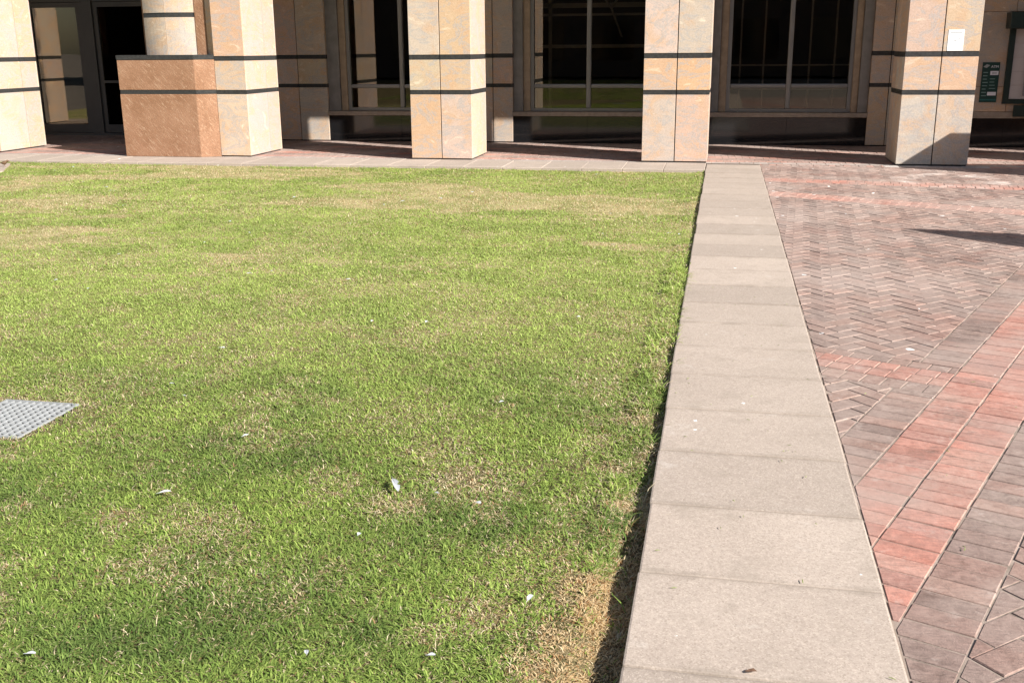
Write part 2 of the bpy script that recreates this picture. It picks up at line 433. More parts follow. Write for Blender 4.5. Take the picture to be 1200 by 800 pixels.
edging = mesh_obj('lawn_edging', [(-19, 14.54, -.1), (KL - .02, 14.54, -.1), (KL - .02, 15.4, -.1), (-19, 15.4, -.1),
                             (-19, 14.54, -.02), (KL - .02, 14.54, -.02), (KL - .02, 15.4, -.02), (-19, 15.4, -.02)],
             [(0, 3, 2, 1), (4, 5, 6, 7), (0, 1, 5, 4), (1, 2, 6, 5), (2, 3, 7, 6), (3, 0, 4, 7)], M['joint'])
tag(edging, kind='structure')
x = KL - .01
while x > -18.5:
    o = box('slab', x - .56, x, LAWN_FAR, 15.42, -.11, 0.003, M['concrete_plain'], edging, .006, 1)
    o.location.z += rnd.uniform(-.003, .003); x -= .5645

# ------------------------------------------------------------------ brick paving
def clip(poly, planes):
    """convex polygon cut by half planes (nx, ny, d): keep nx*x + ny*y >= d"""
    for nx, ny, d in planes:
        out = []
        for i in range(len(poly)):
            a, b = poly[i], poly[(i + 1) % len(poly)]
            da, db = nx * a[0] + ny * a[1] - d, nx * b[0] + ny * b[1] - d
            if da >= 0: out.append(a)
            if (da >= 0) != (db >= 0):
                t = da / (da - db); out.append((a[0] + (b[0] - a[0]) * t, a[1] + (b[1] - a[1]) * t))
        poly = out
        if len(poly) < 3: return None
    return poly
def area(p): return .5 * sum(p[i][0] * p[(i + 1) % len(p)][1] - p[(i + 1) % len(p)][0] * p[i][1] for i in range(len(p)))
def inset(poly, d):
    c = poly; n = len(poly); planes = []
    for i in range(n):
        a, b = poly[i], poly[(i + 1) % n]; ex, ey = b[0] - a[0], b[1] - a[1]; L = math.hypot(ex, ey)
        if L < 1e-6: continue
        nx, ny = -ey / L, ex / L; planes.append((nx, ny, nx * a[0] + ny * a[1] + d))
    return clip(poly, planes)

DARK = [(.25, .148, .120), (.22, .138, .115), (.27, .152, .122), (.20, .132, .112), (.25, .162, .135), (.29, .168, .132), (.225, .153, .130)]
RED = [(.46, .175, .125), (.42, .165, .12), (.50, .205, .15), (.40, .18, .14), (.47, .23, .175)]
GREYB = [(.36, .33, .30), (.31, .28, .25), (.42, .38, .34)]
BRICKS = []           # (polygon, tint)
def lay(poly, planes, pal):
    q = clip(poly, planes)
    if not q or area(q) < .0009: return
    q = inset(q, rnd.uniform(.0022, .0042))
    if not q or area(q) < .0007: return
    c = rnd.choice(pal); f = rnd.uniform(.86, 1.14)
    BRICKS.append((q, (c[0] * f, c[1] * f, c[2] * f)))
def rect(cx, cy, ux, uy, l, w):
    vx, vy = -uy, ux
    return [(cx - ux * l / 2 - vx * w / 2, cy - uy * l / 2 - vy * w / 2), (cx + ux * l / 2 - vx * w / 2, cy + uy * l / 2 - vy * w / 2),
            (cx + ux * l / 2 + vx * w / 2, cy + uy * l / 2 + vy * w / 2), (cx - ux * l / 2 + vx * w / 2, cy - uy * l / 2 + vy * w / 2)]
KX = KR + .004
K_PL = (1, 0, KX)
X_MAX = 6.2
XM_PL = (-1, 0, -X_MAX)
# the diagonal stripe: direction 66.7 degrees, lines 0..4, courses of .2
SA = math.radians(66.7); su, sn = (math.cos(SA), math.sin(SA)), (math.sin(SA), -math.cos(SA))     # along, across (to the right)
S0 = sn[0] * .543 + sn[1] * 4.322
def left_of(k): return (-sn[0], -sn[1], -(S0 + k * .2025))
def right_of(k): return (sn[0], sn[1], S0 + k * .2025)
# cross band near the stripe and the band farther up: direction -25 degrees
CA = math.radians(-25.0); cu, cn = (math.cos(CA), math.sin(CA)), (-math.sin(CA), math.cos(CA))
C_LO = cn[0] * .56 + cn[1] * 5.245
C_W = [0, .145, .27, .395, .505]
def above_c(v): return (cn[0], cn[1], v)
def below_c(v): return (-cn[0], -cn[1], -v)
B2_LO = cn[0] * .557 + cn[1] * 12.03; B2_HI = B2_LO + .405
DA = math.radians(-8.5); du, dn = (math.cos(DA), math.sin(DA)), (-math.sin(DA), math.cos(DA))
B1_LO = dn[0] * .56 + dn[1] * 13.36; B1_HI = B1_LO + .39
Y_TOP = 15.43
TOP_PL = (0, -1, -15.235)

def herring(planes, pal, bounds, ang):
    a = math.radians(ang); ux, uy = math.cos(a), math.sin(a); vx, vy = -uy, ux
    x0, x1, y0, y1 = bounds; L, W = .2025, .10125
    R = int(max(x1 - x0, y1 - y0) / W) + 8; cx, cy = (x0 + x1) / 2, (y0 + y1) / 2
    for i in range(-R, R):
        for j in range(-R, R):
            # herringbone: horizontals start where (i - j) % 4 == 0, verticals where (i - j) % 4 == 2... one lattice cell is W
            m = (i - j) % 4
            if m == 0: s, t, horiz = i * W + L / 2, j * W + W / 2, True
            elif m == 3: s, t, horiz = i * W + W / 2, j * W + L / 2 , False
            else: continue
            px, py = cx + ux * s + vx * t, cy + uy * s + vy * t
            if px < x0 - .2 or px > x1 + .2 or py < y0 - .2 or py > y1 + .2: continue
            lay(rect(px, py, ux, uy, L, W) if horiz else rect(px, py, vx, vy, L, W), planes, pal)

def course(origin_d, n, u, width, step, planes, pal, t0, t1):
    """bricks standing side by side along u; the course lies between n.p = origin_d and origin_d + width"""
    t = t0 + rnd.uniform(0, step)
    while t < t1:
        px = u[0] * (t + step / 2) + n[0] * (origin_d + width / 2); py = u[1] * (t + step / 2) + n[1] * (origin_d + width / 2)
        lay(rect(px, py, u[0], u[1], step, width), planes, pal); t += step

HB = 41.0
herring([K_PL, left_of(0), below_c(C_LO)], DARK, (.5, 1.2, 4.2, 5.4), HB)
herring([K_PL, left_of(0), above_c(C_LO + C_W[4]), below_c(B2_LO)], DARK, (.5, 3.6, 5.3, 12.2), HB)
herring([K_PL, XM_PL, above_c(B2_HI), (-dn[0], -dn[1], -B1_LO)], DARK, (.5, X_MAX, 9.5, 13.6), HB)
herring([K_PL, XM_PL, (dn[0], dn[1], B1_HI), TOP_PL], DARK, (.5, X_MAX, 12.7, 15.5), HB)
herring([K_PL, XM_PL, right_of(4), below_c(B2_LO), (0, 1, .6)], DARK, (.5, X_MAX, .6, 12.), HB)
# stripe: dark, red, red, dark
for k, pal in ((0, DARK), (1, RED), (2, RED), (3, DARK)):
    pl = [K_PL, XM_PL, right_of(k), left_of(k + 1), below_c(B2_LO), (0, 1, .6)]
    if k == 0:
        course(S0 + k * .2025, sn, su, .2025, .1015, pl + [below_c(C_LO)], pal, 0, 16)
        course(S0 + k * .2025, sn, su, .2025, .1015, pl + [above_c(C_LO + C_W[4])], pal, 0, 16)
    else:
        course(S0 + k * .2025, sn, su, .2025, .1015, pl, pal, 0, 16)
for k, pal in ((0, DARK), (1, RED), (2, RED), (3, DARK)):
    course(C_LO + C_W[k], cn, cu, C_W[k + 1] - C_W[k], .1015, [K_PL, left_of(1), above_c(C_LO + C_W[k]), below_c(C_LO + C_W[k + 1])], pal, -6, 4)
for k in (0, 1):
    course(B2_LO + k * .2025, cn, cu, .2025, .1015, [K_PL, XM_PL], RED, -9, 4)
    course(B1_LO + k * .195, dn, du, .195, .1015, [K_PL, XM_PL, TOP_PL], RED, -4, 6)

LIGHTB = [(.55, .50, .46), (.48, .44, .40), (.60, .56, .52)]
course(15.235, (0, 1), (1, 0), .195, .1015, [K_PL, (-1, 0, -2.22)], RED + DARK, .4, 2.3)
course(15.235, (0, 1), (1, 0), .195, .2, [(1, 0, 2.22), (-1, 0, -3.62)], LIGHTB, 2.0, 3.7)
course(15.235, (0, 1), (1, 0), .195, .1015, [(1, 0, 3.62), XM_PL], RED, 3.5, X_MAX)

def brick_mesh(polys, name):
    """prisms with chamfered tops, slightly uneven; each keeps its tint"""
    V, Fc, T = [], [], []
    for q, tint in polys:
        n = len(q); cx = sum(p[0] for p in q) / n; cy = sum(p[1] for p in q) / n
        zt = rnd.uniform(-.0010, .0026); ax, ay = rnd.uniform(-.010, .010), rnd.uniform(-.010, .010)
        top = [(cx + (p[0] - cx) * .965, cy + (p[1] - cy) * .965) for p in q]
        b = len(V)
        V += [(p[0], p[1], -.03) for p in q] + [(p[0], p[1], -.0035 + zt + (p[0] - cx) * ax + (p[1] - cy) * ay) for p in q]
        V += [(p[0], p[1], zt + (p[0] - cx) * ax + (p[1] - cy) * ay) for p in top]
        for lo, hi in ((0, n), (n, 2 * n)):
            Fc += [(b + lo + i, b + lo + (i + 1) % n, b + hi + (i + 1) % n, b + hi + i) for i in range(n)]
        Fc.append(tuple(b + 2 * n + i for i in range(n))); T += [tint] * (3 * n)
    return V, Fc, T
def brick_obj(name, polys, parent, kind=None):
    V, Fc, T = brick_mesh(polys, name)
    c = Vector(V[0]) if len(polys) == 1 else Vector((0, 0, 0))
    o = mesh_obj(name, [Vector(v) - c for v in V], Fc, M['paver'], parent, c)
    at = o.data.attributes.new('tint', 'FLOAT_COLOR', 'POINT')
    at.data.foreach_set('color', [x for t in T for x in (*t, 1.0)])
    if kind: o['kind'] = kind
    return o

pav = mesh_obj('pavement', [(KR - .01, .4, -.0024), (X_MAX + .3, .4, -.0024), (X_MAX + .3, 19.2, -.0024), (KR - .01, 19.2, -.0024),
                            (-19, 15.41, -.0024), (KR - .01, 15.41, -.0024), (-19, 20.2, -.0024), (KR - .01, 20.2, -.0024), (X_MAX + .3, 20.2, -.0024)],
               [(0, 1, 2, 3), (4, 5, 7, 6), (3, 2, 8, 7)], M['sand'])
tag(pav, kind='structure')
def seen_area(q):
    P = []
    for p in q:
        d = Vector((p[0], p[1], -EYE)); w = d.dot(_fw)
        if w < .3: return 0
        P.append((600 + F_PX * d.dot(_r) / w, 400 - F_PX * d.dot(_u) / w))
    cx = sum(a for a, b in P) / len(P); cy = sum(b for a, b in P) / len(P)
    if cx < -5 or cx > 1205 or cy > 805: return 0
    return abs(area(P))
BRICKS.sort(key=lambda b: -seen_area(b[0]))
for b in BRICKS[:300]: brick_obj('brick', [b], pav)
rest = BRICKS[300:]
brick_obj('far_brick', rest, pav, 'stuff')
# courses under the arcade, parallel to the facade
BRICKS = []
pals = [GREYB, RED, DARK, DARK, RED, DARK, DARK, DARK, DARK, RED, DARK, DARK, DARK, DARK, DARK, DARK, DARK, DARK, DARK, DARK]
for k, pal in enumerate(pals):
    y0 = 15.435 + k * .2
    course(y0, (0, 1), (1, 0), .2, .1015 if k % 3 else .2, [(0, 1, 15.43)], pal, -14.2, X_MAX)
brick_obj('arcade_brick', BRICKS, pav, 'stuff')

# ------------------------------------------------------------------ the building
bld = empty('office_building', (-4.0, 15.45, 0))
tag(bld, 'office building with an arcade of banded beige stone pillars before dark windows', 'building')
ZB = [(.022, .962), (1.028, 1.465), (1.537, 3.0), (3.07, 4.32)]
BANDS = [(.965, 1.025), (1.468, 1.534), (3.003, 3.067)]
CBANDS = [(2.123, 2.187), (3.003, 3.067)]

def face_panels(parent, side, a0, a1, cuts, plane, mat='stone', cols=None, th=.03, zsegs=ZB, bands=BANDS, proud=.006):
    """panels on one face: side F(ront)/K(back) run along X at y=plane, R/L run along Y at x=plane"""
    edges = [a0] + [a0 + (a1 - a0) * c for c in cuts] + [a1]
    g = .007 if side == 'F' else .005
    for i in range(len(edges) - 1):
        e0, e1 = edges[i] + (g if i else 0), edges[i + 1] - (g if i < len(edges) - 2 else 0)
        for j, (z0, z1) in enumerate(zsegs):
            c = cols.get((i, j)) if cols else None
            if c is None: c = rnd.choice(STONES)
            c = tuple(v * rnd.uniform(.95, 1.05) for v in c)
            if side == 'F': box('panel', e0, e1, plane, plane + th, z0, z1, M[mat], parent, .002, 1, c)
            elif side == 'K': box('panel', e0, e1, plane - th, plane, z0, z1, M[mat], parent, .002, 1, c)
            elif side == 'R': box('panel', plane - th, plane, e0, e1, z0, z1, M[mat], parent, .002, 1, c)
            else: box('panel', plane, plane + th, e0, e1, z0, z1, M[mat], parent, .002, 1, c)
        for (z0, z1) in bands:
            s = proud
            if side == 'F': box('band', e0, e1, plane + s, plane + th, z0, z1, M['band'], parent)
            elif side == 'K': box('band', e0, e1, plane - th, plane - s, z0, z1, M['band'], parent)
            elif side == 'R': box('band', plane - th, plane - s, e0, e1, z0, z1, M['band'], parent)
            else: box('band', plane + s, plane + th, e0, e1, z0, z1, M['band'], parent)

def pillar(x0, x1, y0, y1, front, right=None, left=None, split=.66):
    t = .03
    core = box('pillar', x0 + t + .002, x1 - t - .002, y0 + t + .002, y1 - t - .002, 0, 4.35, M['joint'], bld)
    face_panels(core, 'F', x0, x1, [.5], y0, cols=front)
    face_panels(core, 'R', y0 + t + .002, y1 - t - .002, [split], x1, cols=right)
    face_panels(core, 'L', y0 + t + .002, y1 - t - .002, [split], x0, cols=left)
    face_panels(core, 'K', x0, x1, [.5], y1)
    merged('base_strip', [(x0 + .012, x1 - .012, y0 + .012, y0 + .028, 0, .02), (x1 - .028, x1 - .012, y0 + .03, y1 - .03, 0, .02),
                          (x0 + .012, x0 + .028, y0 + .03, y1 - .03, 0, .02)], M['band'], core)
    return core
PR = {(0, j): (.42, .335, .27) for j in range(5)}; PR.update({(1, j): (.405, .315, .24) for j in range(5)})  # right faces toned darker than the fronts to offset the full sun there
YF = 15.45
pillar(-4.625, -3.685, YF, 16.45, {(0, 0): ORANGE, (1, 0): CREAM, (0, 1): TAN, (1, 1): ORANGE, (0, 2): GREY, (1, 2): ORANGE}, PR)
pillar(-1.140, -.200, YF, 16.45, {(0, 0): GREY, (1, 0): TAN, (0, 1): ORANGE, (1, 1): (.56, .36, .21), (0, 2): PALE, (1, 2): GREY}, PR)
pillar(5.94, 6.88, YF, 16.45, {}, PR)
pillar(9.46, 10.4, YF, 16.45, {}, PR)
pillar(-16.55, -15.6, YF, 16.6, {}, PR)
pillar(2.400, 3.342, YF, 16.45, {(0, 0): GREY, (1, 0): GREY, (0, 1): TAN, (1, 1): ORANGE, (0, 2): TAN, (1, 2): TAN}, PR)

def corner_pillar(dx, dy):
    """pillar with a brown stepped pedestal and a faceted column on its left"""
    X = lambda v: v + dx
    Yo = lambda v: v + dy
    # square part: one beige panel on the front, two on the right
    core = box('pillar', X(-7.74), X(-7.302), Yo(15.502), Yo(16.66), 0, 4.35, M['joint'], bld)
    face_panels(core, 'F', X(-7.77), X(-7.27), [], Yo(15.47), cols={(0, 0): CREAM, (0, 1): TAN, (0, 2): ORANGE})
    face_panels(core, 'R', Yo(15.502), Yo(16.66), [.64], X(-7.27), cols=PR)
    face_panels(core, 'K', X(-7.77), X(-7.27), [], Yo(16.692))
    face_panels(core, 'L', Yo(16.1), Yo(16.66), [], X(-7.772))
    box('base_strip', X(-7.755), X(-7.285), Yo(15.485), Yo(15.499), 0, .02, M['band'], core)
    box('base_strip', X(-7.30), X(-7.286), Yo(15.51), Yo(16.64), 0, .02, M['band'], core)
    # pedestal: brown blocks with a canted right end
    ped = box('pedestal', X(-9.30), X(-8.10), Yo(15.42), Yo(16.35), 0, 1.48, M['joint'], bld)
    for z0, z1 in ((.004, .968), (1.034, 1.488)):
        box('block', X(-9.352), X(-8.053), Yo(15.34), Yo(15.40), z0, z1, M['brown_stone'], ped, .003)
        box('block', X(-9.352), X(-9.305), Yo(15.403), Yo(16.35), z0, z1, M['brown_stone'], ped, .003)
        prism('block', [(X(-8.050), Yo(15.343)), (X(-7.775), Yo(15.472)), (X(-7.775), Yo(15.54)), (X(-8.05), Yo(15.40))], z0, z1, M['brown_stone'], ped)
    for z0, z1 in ((.971, 1.031), (1.491, 1.56)):
        o = -.006 if z0 > 1.2 else .006
        box('band', X(-9.352 + o), X(-8.053), Yo(15.34 + o), Yo(15.40), z0, z1, M['band'], ped)
        box('band', X(-9.352 + o), X(-9.305), Yo(15.403), Yo(16.35), z0, z1, M['band'], ped)
        prism('band', [(X(-8.050), Yo(15.343 + o)), (X(-7.775), Yo(15.472 + o)), (X(-7.775), Yo(15.54)), (X(-8.05), Yo(15.40))], z0, z1, M['band'], ped)
    box('ledge', X(-9.303), X(-7.778), Yo(15.545), Yo(16.35), 1.485, 1.552, M['band'], ped)
    box('ledge', X(-9.303), X(-8.055), Yo(15.402), Yo(15.543), 1.485, 1.552, M['band'], ped)
    # column above the pedestal: plan of its facets, left to right
    colm = box('column', X(-9.0), X(-8.0), Yo(15.86), Yo(16.35), 1.553, 4.35, M['joint'], bld)
    pts = [(-9.06, 15.80), (-8.955, 15.575), (-8.54, 15.47), (-8.085, 15.565)]
    bow = [0.0, .012, .012]
    for k, cc in ((0, (.44, .34, .25)), (1, (.50, .40, .31)), (2, (.46, .385, .31))):
        a, b = pts[k], pts[k + 1]; ex, ey = b[0] - a[0], b[1] - a[1]; L = math.hypot(ex, ey); nx, ny = -ey / L, ex / L
        ex, ey = ex / L, ey / L
        def arc(o, g):
            out = []
            for q in range(7):
                tq = g + (L - 2 * g) * q / 6; bo = -bow[k] * 4 * (tq / L) * (1 - tq / L) * 1.6 + o
                out.append((X(a[0] + ex * tq + nx * bo), Yo(a[1] + ey * tq + ny * bo)))
            return out + [(X(b[0] - ex * g + nx * .05), Yo(b[1] - ey * g + ny * .05)), (X(a[0] + ex * g + nx * .05), Yo(a[1] + ey * g + ny * .05))]
        for z0, z1 in ((1.558, 2.12), (2.19, 3.0), (3.07, 4.32)):
            prism('panel', arc(0, .004), z0, z1, M['stone'], colm, cc)
        for z0, z1 in CBANDS:
            prism('band', arc(.007, 0), z0, z1, M['band'], colm)
    # brown return strips on both sides of the column
    for z0, z1 in ((1.558, 4.32),):
        box('return_strip', X(-8.08), X(-7.905), Yo(15.555), Yo(15.92), z0, z1, M['brown_stone'], colm, .002)
        prism('return_strip', [(X(-7.902), Yo(15.56)), (X(-7.775), Yo(15.478)), (X(-7.775), Yo(15.95)), (X(-7.902), Yo(15.95))], z0, z1, M['stone'], colm, (.54, .35, .22))
        box('return_strip', X(-9.22), X(-9.075), Yo(16.0), Yo(16.35), z0, z1, M['brown_stone'], colm, .002)
corner_pillar(0, 0)
corner_pillar(-4.58, .20)

# wall behind the arcade
YW = 18.47
WINS = [(-6.745, -4.69), (-3.355, -1.30), (.035, 2.085)]     # window frames
PIERS = [(-8.10, -7.10), (-4.36, -3.655), (-.96, -.245), (2.355, 2.96)]
ATM_X = (3.30, 6.4)
for i, (x0, x1) in enumerate(PIERS):
    core = box('wall_pier', x0 + .004, x1 - .004, YW + .035, YW + .9, 0, 4.35, M['joint'], bld)
    cuts = [.455] if i == 0 else [.5]
    face_panels(core, 'F', x0, x1, cuts, YW, cols={(a, b): GREY if (a + b) % 2 else TAN for a in range(2) for b in range(5)})
    face_panels(core, 'R', YW + .033, YW + .4, [], x1)
    face_panels(core, 'L', YW + .033, YW + .4, [], x0)

def tube_bar(name, x0, x1, y0, y1, z0, z1, parent): return box(name, x0, x1, y0, y1, z0, z1, M['metal'], parent, min(x1 - x0, z1 - z0, y1 - y0) * .28, 2)
for i, (x0, x1) in enumerate(WINS):
    xl = PIERS[i][1] + .004; xr = PIERS[i + 1][0] - .004
    mid = (x0 + x1) / 2 + (-.0)
    # dark plinth in two stones and the sill over it
    for a, b in ((xl, mid - .001), (mid + .001, xr)):
        box('plinth', a, b, YW + .03, YW + .12, .004, .464, M['granite'], bld, .002)
    box('sill', xl, xr, YW - .01, YW + .16, .467, .543, M['sill'], bld, .006)
    for a, b, s in ((xl, x0 - .125, 'reveal_grey'), (x0 - .122, x0 - .002, 'reveal'), (x1 + .002, x1 + .105, 'reveal'), (x1 + .108, xr, 'reveal_grey')):
        d = .10 if s == 'reveal' else .06
        box('reveal', a, b, YW + d, YW + .40, .545, 4.3, M[s], bld, .006)
    Y0, Y1 = YW + .13, YW + .22
    w = merged('window', [(x0, x0 + .062, Y0, Y1, .548, 3.6), (x1 - .062, x1, Y0, Y1, .548, 3.6), (x0 + .064, x1 - .064, Y0 + .002, Y1, .548, .60), (x0 + .064, x1 - .064, Y0 + .002, Y1, 3.53, 3.6)], M['metal'], bld)
    tube_bar('mullion', mid - .04, mid + .04, Y0 - .012, Y1 - .004, .602, 3.528, w)
    for a, b in ((x0 + .064, mid - .042), (mid + .042, x1 - .064)):
        tube_bar('transom', a, b, Y0 - .008, Y1 - .004, .945, 1.012, w)
        box('pane', a - .004, b + .004, Y0 + .05, Y0 + .06, .597, .949, M['glass'], w)
        box('pane', a - .004, b + .004, Y0 + .05, Y0 + .06, 1.008, 3.533, M['glass'], w)
    box('wall_head', xl, xr, YW + .05, YW + .4, 3.603, 4.3, M['reveal_grey'], bld)

# stone wall on the right with the cash machine
core = box('wall', 2.97, ATM_X[1], YW + .04, YW + .9, .0, 4.35, M['joint'], bld)
xe = [2.975, 3.52, 4.487, 5.45, 6.39]
for a, b in zip(xe[:-1], xe[1:]):
    for z0, z1 in ((.575, .968), (.974, 2.12), (2.126, 3.0), (3.006, 4.32)):
        box('panel', a + .003, b - .003, YW, YW + .035, z0, z1, M['stone'], core, .002, 1, tuple(v * .92 for v in rnd.choice([TAN, GREY])))
    box('plinth', a + .001, b - .001, YW + .01, YW + .038, .004, .464, M['granite'], core, .002)
box('sill', 2.97, 6.4, YW - .012, YW + .038, .467, .572, M['sill'], core, .006)

# entrance between the two corner pillars
YD = 19.3
ent = merged('entrance', [(-14.2, -13.62, YD, YD + .1, .05, 3.5), (-12.42, -12.19, YD - .02, YD + .1, .05, 3.5), (-10.72, -10.5, YD, YD + .1, .05, 3.5), (-14.2, -10.5, YD + .002, YD + .098, 2.56, 2.72), (-14.2, -10.5, YD - .04, YD + .12, .0, .048)], M['metal_dark'], bld)
for a, b, tr in ((-13.62, -12.42, False), (-12.19, -10.72, True)):
    lf = merged('door_leaf', [(a + .006, a + .10, YD + .01, YD + .06, .055, 2.55), (b - .13, b - .006, YD + .01, YD + .06, .055, 2.55), (a + .10, b - .13, YD + .011, YD + .059, 2.46, 2.55), (a + .10, b - .13, YD + .011, YD + .059, .055, .215)]
                + ([(a + .10, b - .13, YD + .005, YD + .055, 1.02, 1.07)] if tr else []), M['metal_dark'], ent)
    if tr:
        box('pane', a + .095, b - .125, YD + .03, YD + .038, .21, 1.025, M['glass'], ent); box('pane', a + .095, b - .125, YD + .03, YD + .038, 1.065, 2.465, M['glass'], ent)
    else:
        box('pane', a + .095, b - .125, YD + .03, YD + .038, .21, 2.465, M['glass'], ent)
box('pane', -13.62, -12.42, YD + .03, YD + .038, 2.722, 3.5, M['glass'], ent)
box('pane', -12.19, -10.72, YD + .03, YD + .038, 2.722, 3.5, M['glass'], ent)
box('wall', -10.5, -8.106, YW + .15, YW + .9, 0, 4.35, M['brown_stone'], bld)
box('wall', -10.72, -10.505, YW + .35, YD - .003, .0, 4.35, M['reveal_grey'], bld)
box('wall', -18.8, -14.21, YW + .15, YD + .3, 0, 4.35, M['brown_stone'], bld)
box('wall_head', -14.2, -10.5, YD - .01, YD + .2, 3.503, 4.3, M['metal_dark'], bld)

# beam over the pillars, soffit and the storeys above
box('beam', -19.0, 14.0, 15.43, 16.47, 4.36, 5.3, M['plaster'], bld, .01)
box('soffit', -19.0, 14.0, 16.475, 20.0, 4.4, 4.6, M['soffit'], bld)
up = box('upper_wall', -19.0, 14.0, 15.6, 20.0, 5.305, 15.0, M['plaster'], bld)
for fl in range(3):
    for k in range(9):
        xa = -17.6 + k * 3.52
        box('window', xa, xa + 2.3, 15.56, 15.603, 6.3 + fl * 3.0, 8.2 + fl * 3.0, M['granite'], up)
# dim room behind the glass
room = merged('room', [(-14.3, 6.4, 25.0, 25.2, 0, 4.3), (-14.5, -14.3, YD + .3, 25.2, 0, 4.3), (6.4, 6.6, YW + .9, 25.2, 0, 4.3), (-14.5, 6.6, YW + .95, 25.0, -.05, -.008), (-14.5, 6.6, 20.0, 25.2, 4.31, 4.5)], M['room'], bld)
scr = []
for xv in (.235, .63, 1.39, 1.80): scr.append((xv, xv + .03, 19.0, 19.03, .3, 3.0))
scr.append((.0, 2.3, 19.005, 19.025, 1.30, 1.325)); scr.append((.0, 2.3, 18.99, 19.04, .9, .99))
merged('inner_screen', scr, M['room_frame'], bld)
merged('inner_screen', [(-3.5, -1.0, 19.6, 19.66, 2.32, 2.40), (-3.5, -1.0, 19.6, 19.66, 2.18, 2.22), (-3.2, -3.14, 19.6, 19.66, .2, 3.2), (-3.5, -1.0, 19.62, 19.65, 1.62, 1.68)], M['room_frame'], bld)
V, Fc = tube([(-2.55, 19.57, 3.0), (-2.05, 19.57, 2.3), (-1.85, 19.57, 1.8)], [.022, .022, .022], 6)
mesh_obj('brace', V, Fc, M['room_frame'], bld)
V, Fc = tube([(-1.6, 19.57, 3.0), (-2.05, 19.57, 2.3)], [.022, .022], 6)
mesh_obj('brace', V, Fc, M['room_frame'], bld)

# ------------------------------------------------------------------ lettering helper (flat print)
def text_obj(name, s, size, mat, parent, loc, ext=.0008):
    cu_ = bpy.data.curves.new(name, 'FONT'); cu_.body = s; cu_.size = size; cu_.extrude = ext; cu_.align_x = 'LEFT'
    tmp = bpy.data.objects.new(name, cu_); col.objects.link(tmp)
    dg = bpy.context.evaluated_depsgraph_get(); me = bpy.data.meshes.new_from_object(tmp.evaluated_get(dg))
    bpy.data.objects.remove(tmp); me.materials.append(mat)
    o = bpy.data.objects.new(name, me); link(o, parent, loc); o.rotation_euler = (math.radians(90), 0, 0)
    return o

# green sign with ATM
sg = empty('atm_sign', (4.197, YW, .72))
tag(sg, 'narrow dark green ATM sign with pale stickers on the stone wall', 'sign')
ys_ = YW - .014
board = box('board', 4.066, 4.328, ys_, YW - .001, .722, 1.35, M['green'], sg, .002)
text_obj('lettering', 'ATM', .056, M['sign_white'], sg, (4.195, ys_ - .0015, 1.262))
mesh_obj('emblem', [(-.05, 0, -.012), (.0, 0, -.03), (.05, 0, .012), (.0, 0, .03), (-.05, -.003, -.012), (.0, -.003, -.03), (.05, -.003, .012), (.0, -.003, .03)],
         [(4, 5, 6, 7), (0, 3, 2, 1), (0, 1, 5, 4), (1, 2, 6, 5), (2, 3, 7, 6), (3, 0, 4, 7)], M['sign_grey'], sg, (4.128, ys_ - .001, 1.29))
box('sticker', 4.192, 4.316, ys_ - .002, ys_ - .0004, 1.15, 1.213, M['sign_white'], sg)
box('sticker', 4.178, 4.31, ys_ - .002, ys_ - .0004, .83, .885, M['sign_white'], sg)
mesh_obj('arrow', [(-.02, 0, 0), (.0, 0, .018), (.0, 0, -.018), (-.02, -.001, 0), (.0, -.001, .018), (.0, -.001, -.018)], [(3, 5, 4), (0, 1, 2)], M['print'], sg, (4.235, ys_ - .0025, 1.18))
box('print_line', 4.236, 4.29, ys_ - .0032, ys_ - .0022, 1.172, 1.188, M['print'], sg)
for k in range(8):
    zz = 1.19 - k * .052
    box('print_line', 4.088, 4.088 + rnd.uniform(.05, .085), ys_ - .0014, ys_ - .0004, zz - .006, zz + .006, M['sign_text'], sg)
for k in range(4):
    zz = 1.09 - k * .05
    box('print_line', 4.195, 4.195 + rnd.uniform(.06, .10), ys_ - .0014, ys_ - .0004, zz - .005, zz + .005, M['sign_text'], sg)
box('foot_stripe', 4.074, 4.32, ys_ - .0016, ys_ - .0004, .752, .772, M['teal'], sg)

# cash machine surround
am = empty('cash_machine', (5.0, YW, .6))
tag(am, 'cash machine in a dark green canopied surround at the right edge', 'cash machine')
box('canopy', 4.345, 5.75, YW - .30, YW - .002, 1.862, 2.11, M['frame_green'], am, .006)
fr = merged('frame', [(4.415, 4.50, YW - .06, YW - .002, .70, 1.858), (5.58, 5.665, YW - .06, YW - .002, .70, 1.858), (4.502, 5.578, YW - .058, YW - .002, .70, .772)], M['frame_green'], am)
for i in range(5):
    for j in range(5):
        xa, za = 4.502 + i * .2152, .774 + j * .2168
        box('tile', xa + .0015, xa + .2137, YW - .022, YW - .003, za + .0015, za + .2153, M['tile'], am, .002)
box('machine', 4.705, 5.35, YW - .06, YW - .024, .83, 1.62, M['machine'], am, .01, 2)
box('screen', 4.82, 5.16, YW - .064, YW - .061, 1.2, 1.48, M['granite'], am)
merged('keypad', [(4.9 + i * .055, 4.94 + i * .055, YW - .068, YW - .061, .95 + j * .05, .985 + j * .05) for i in range(3) for j in range(4)], M['sign_grey'], am)
box('shelf', 4.585, 5.5, YW - .09, YW - .064, .5, .68, M['frame_green'], am, .004)

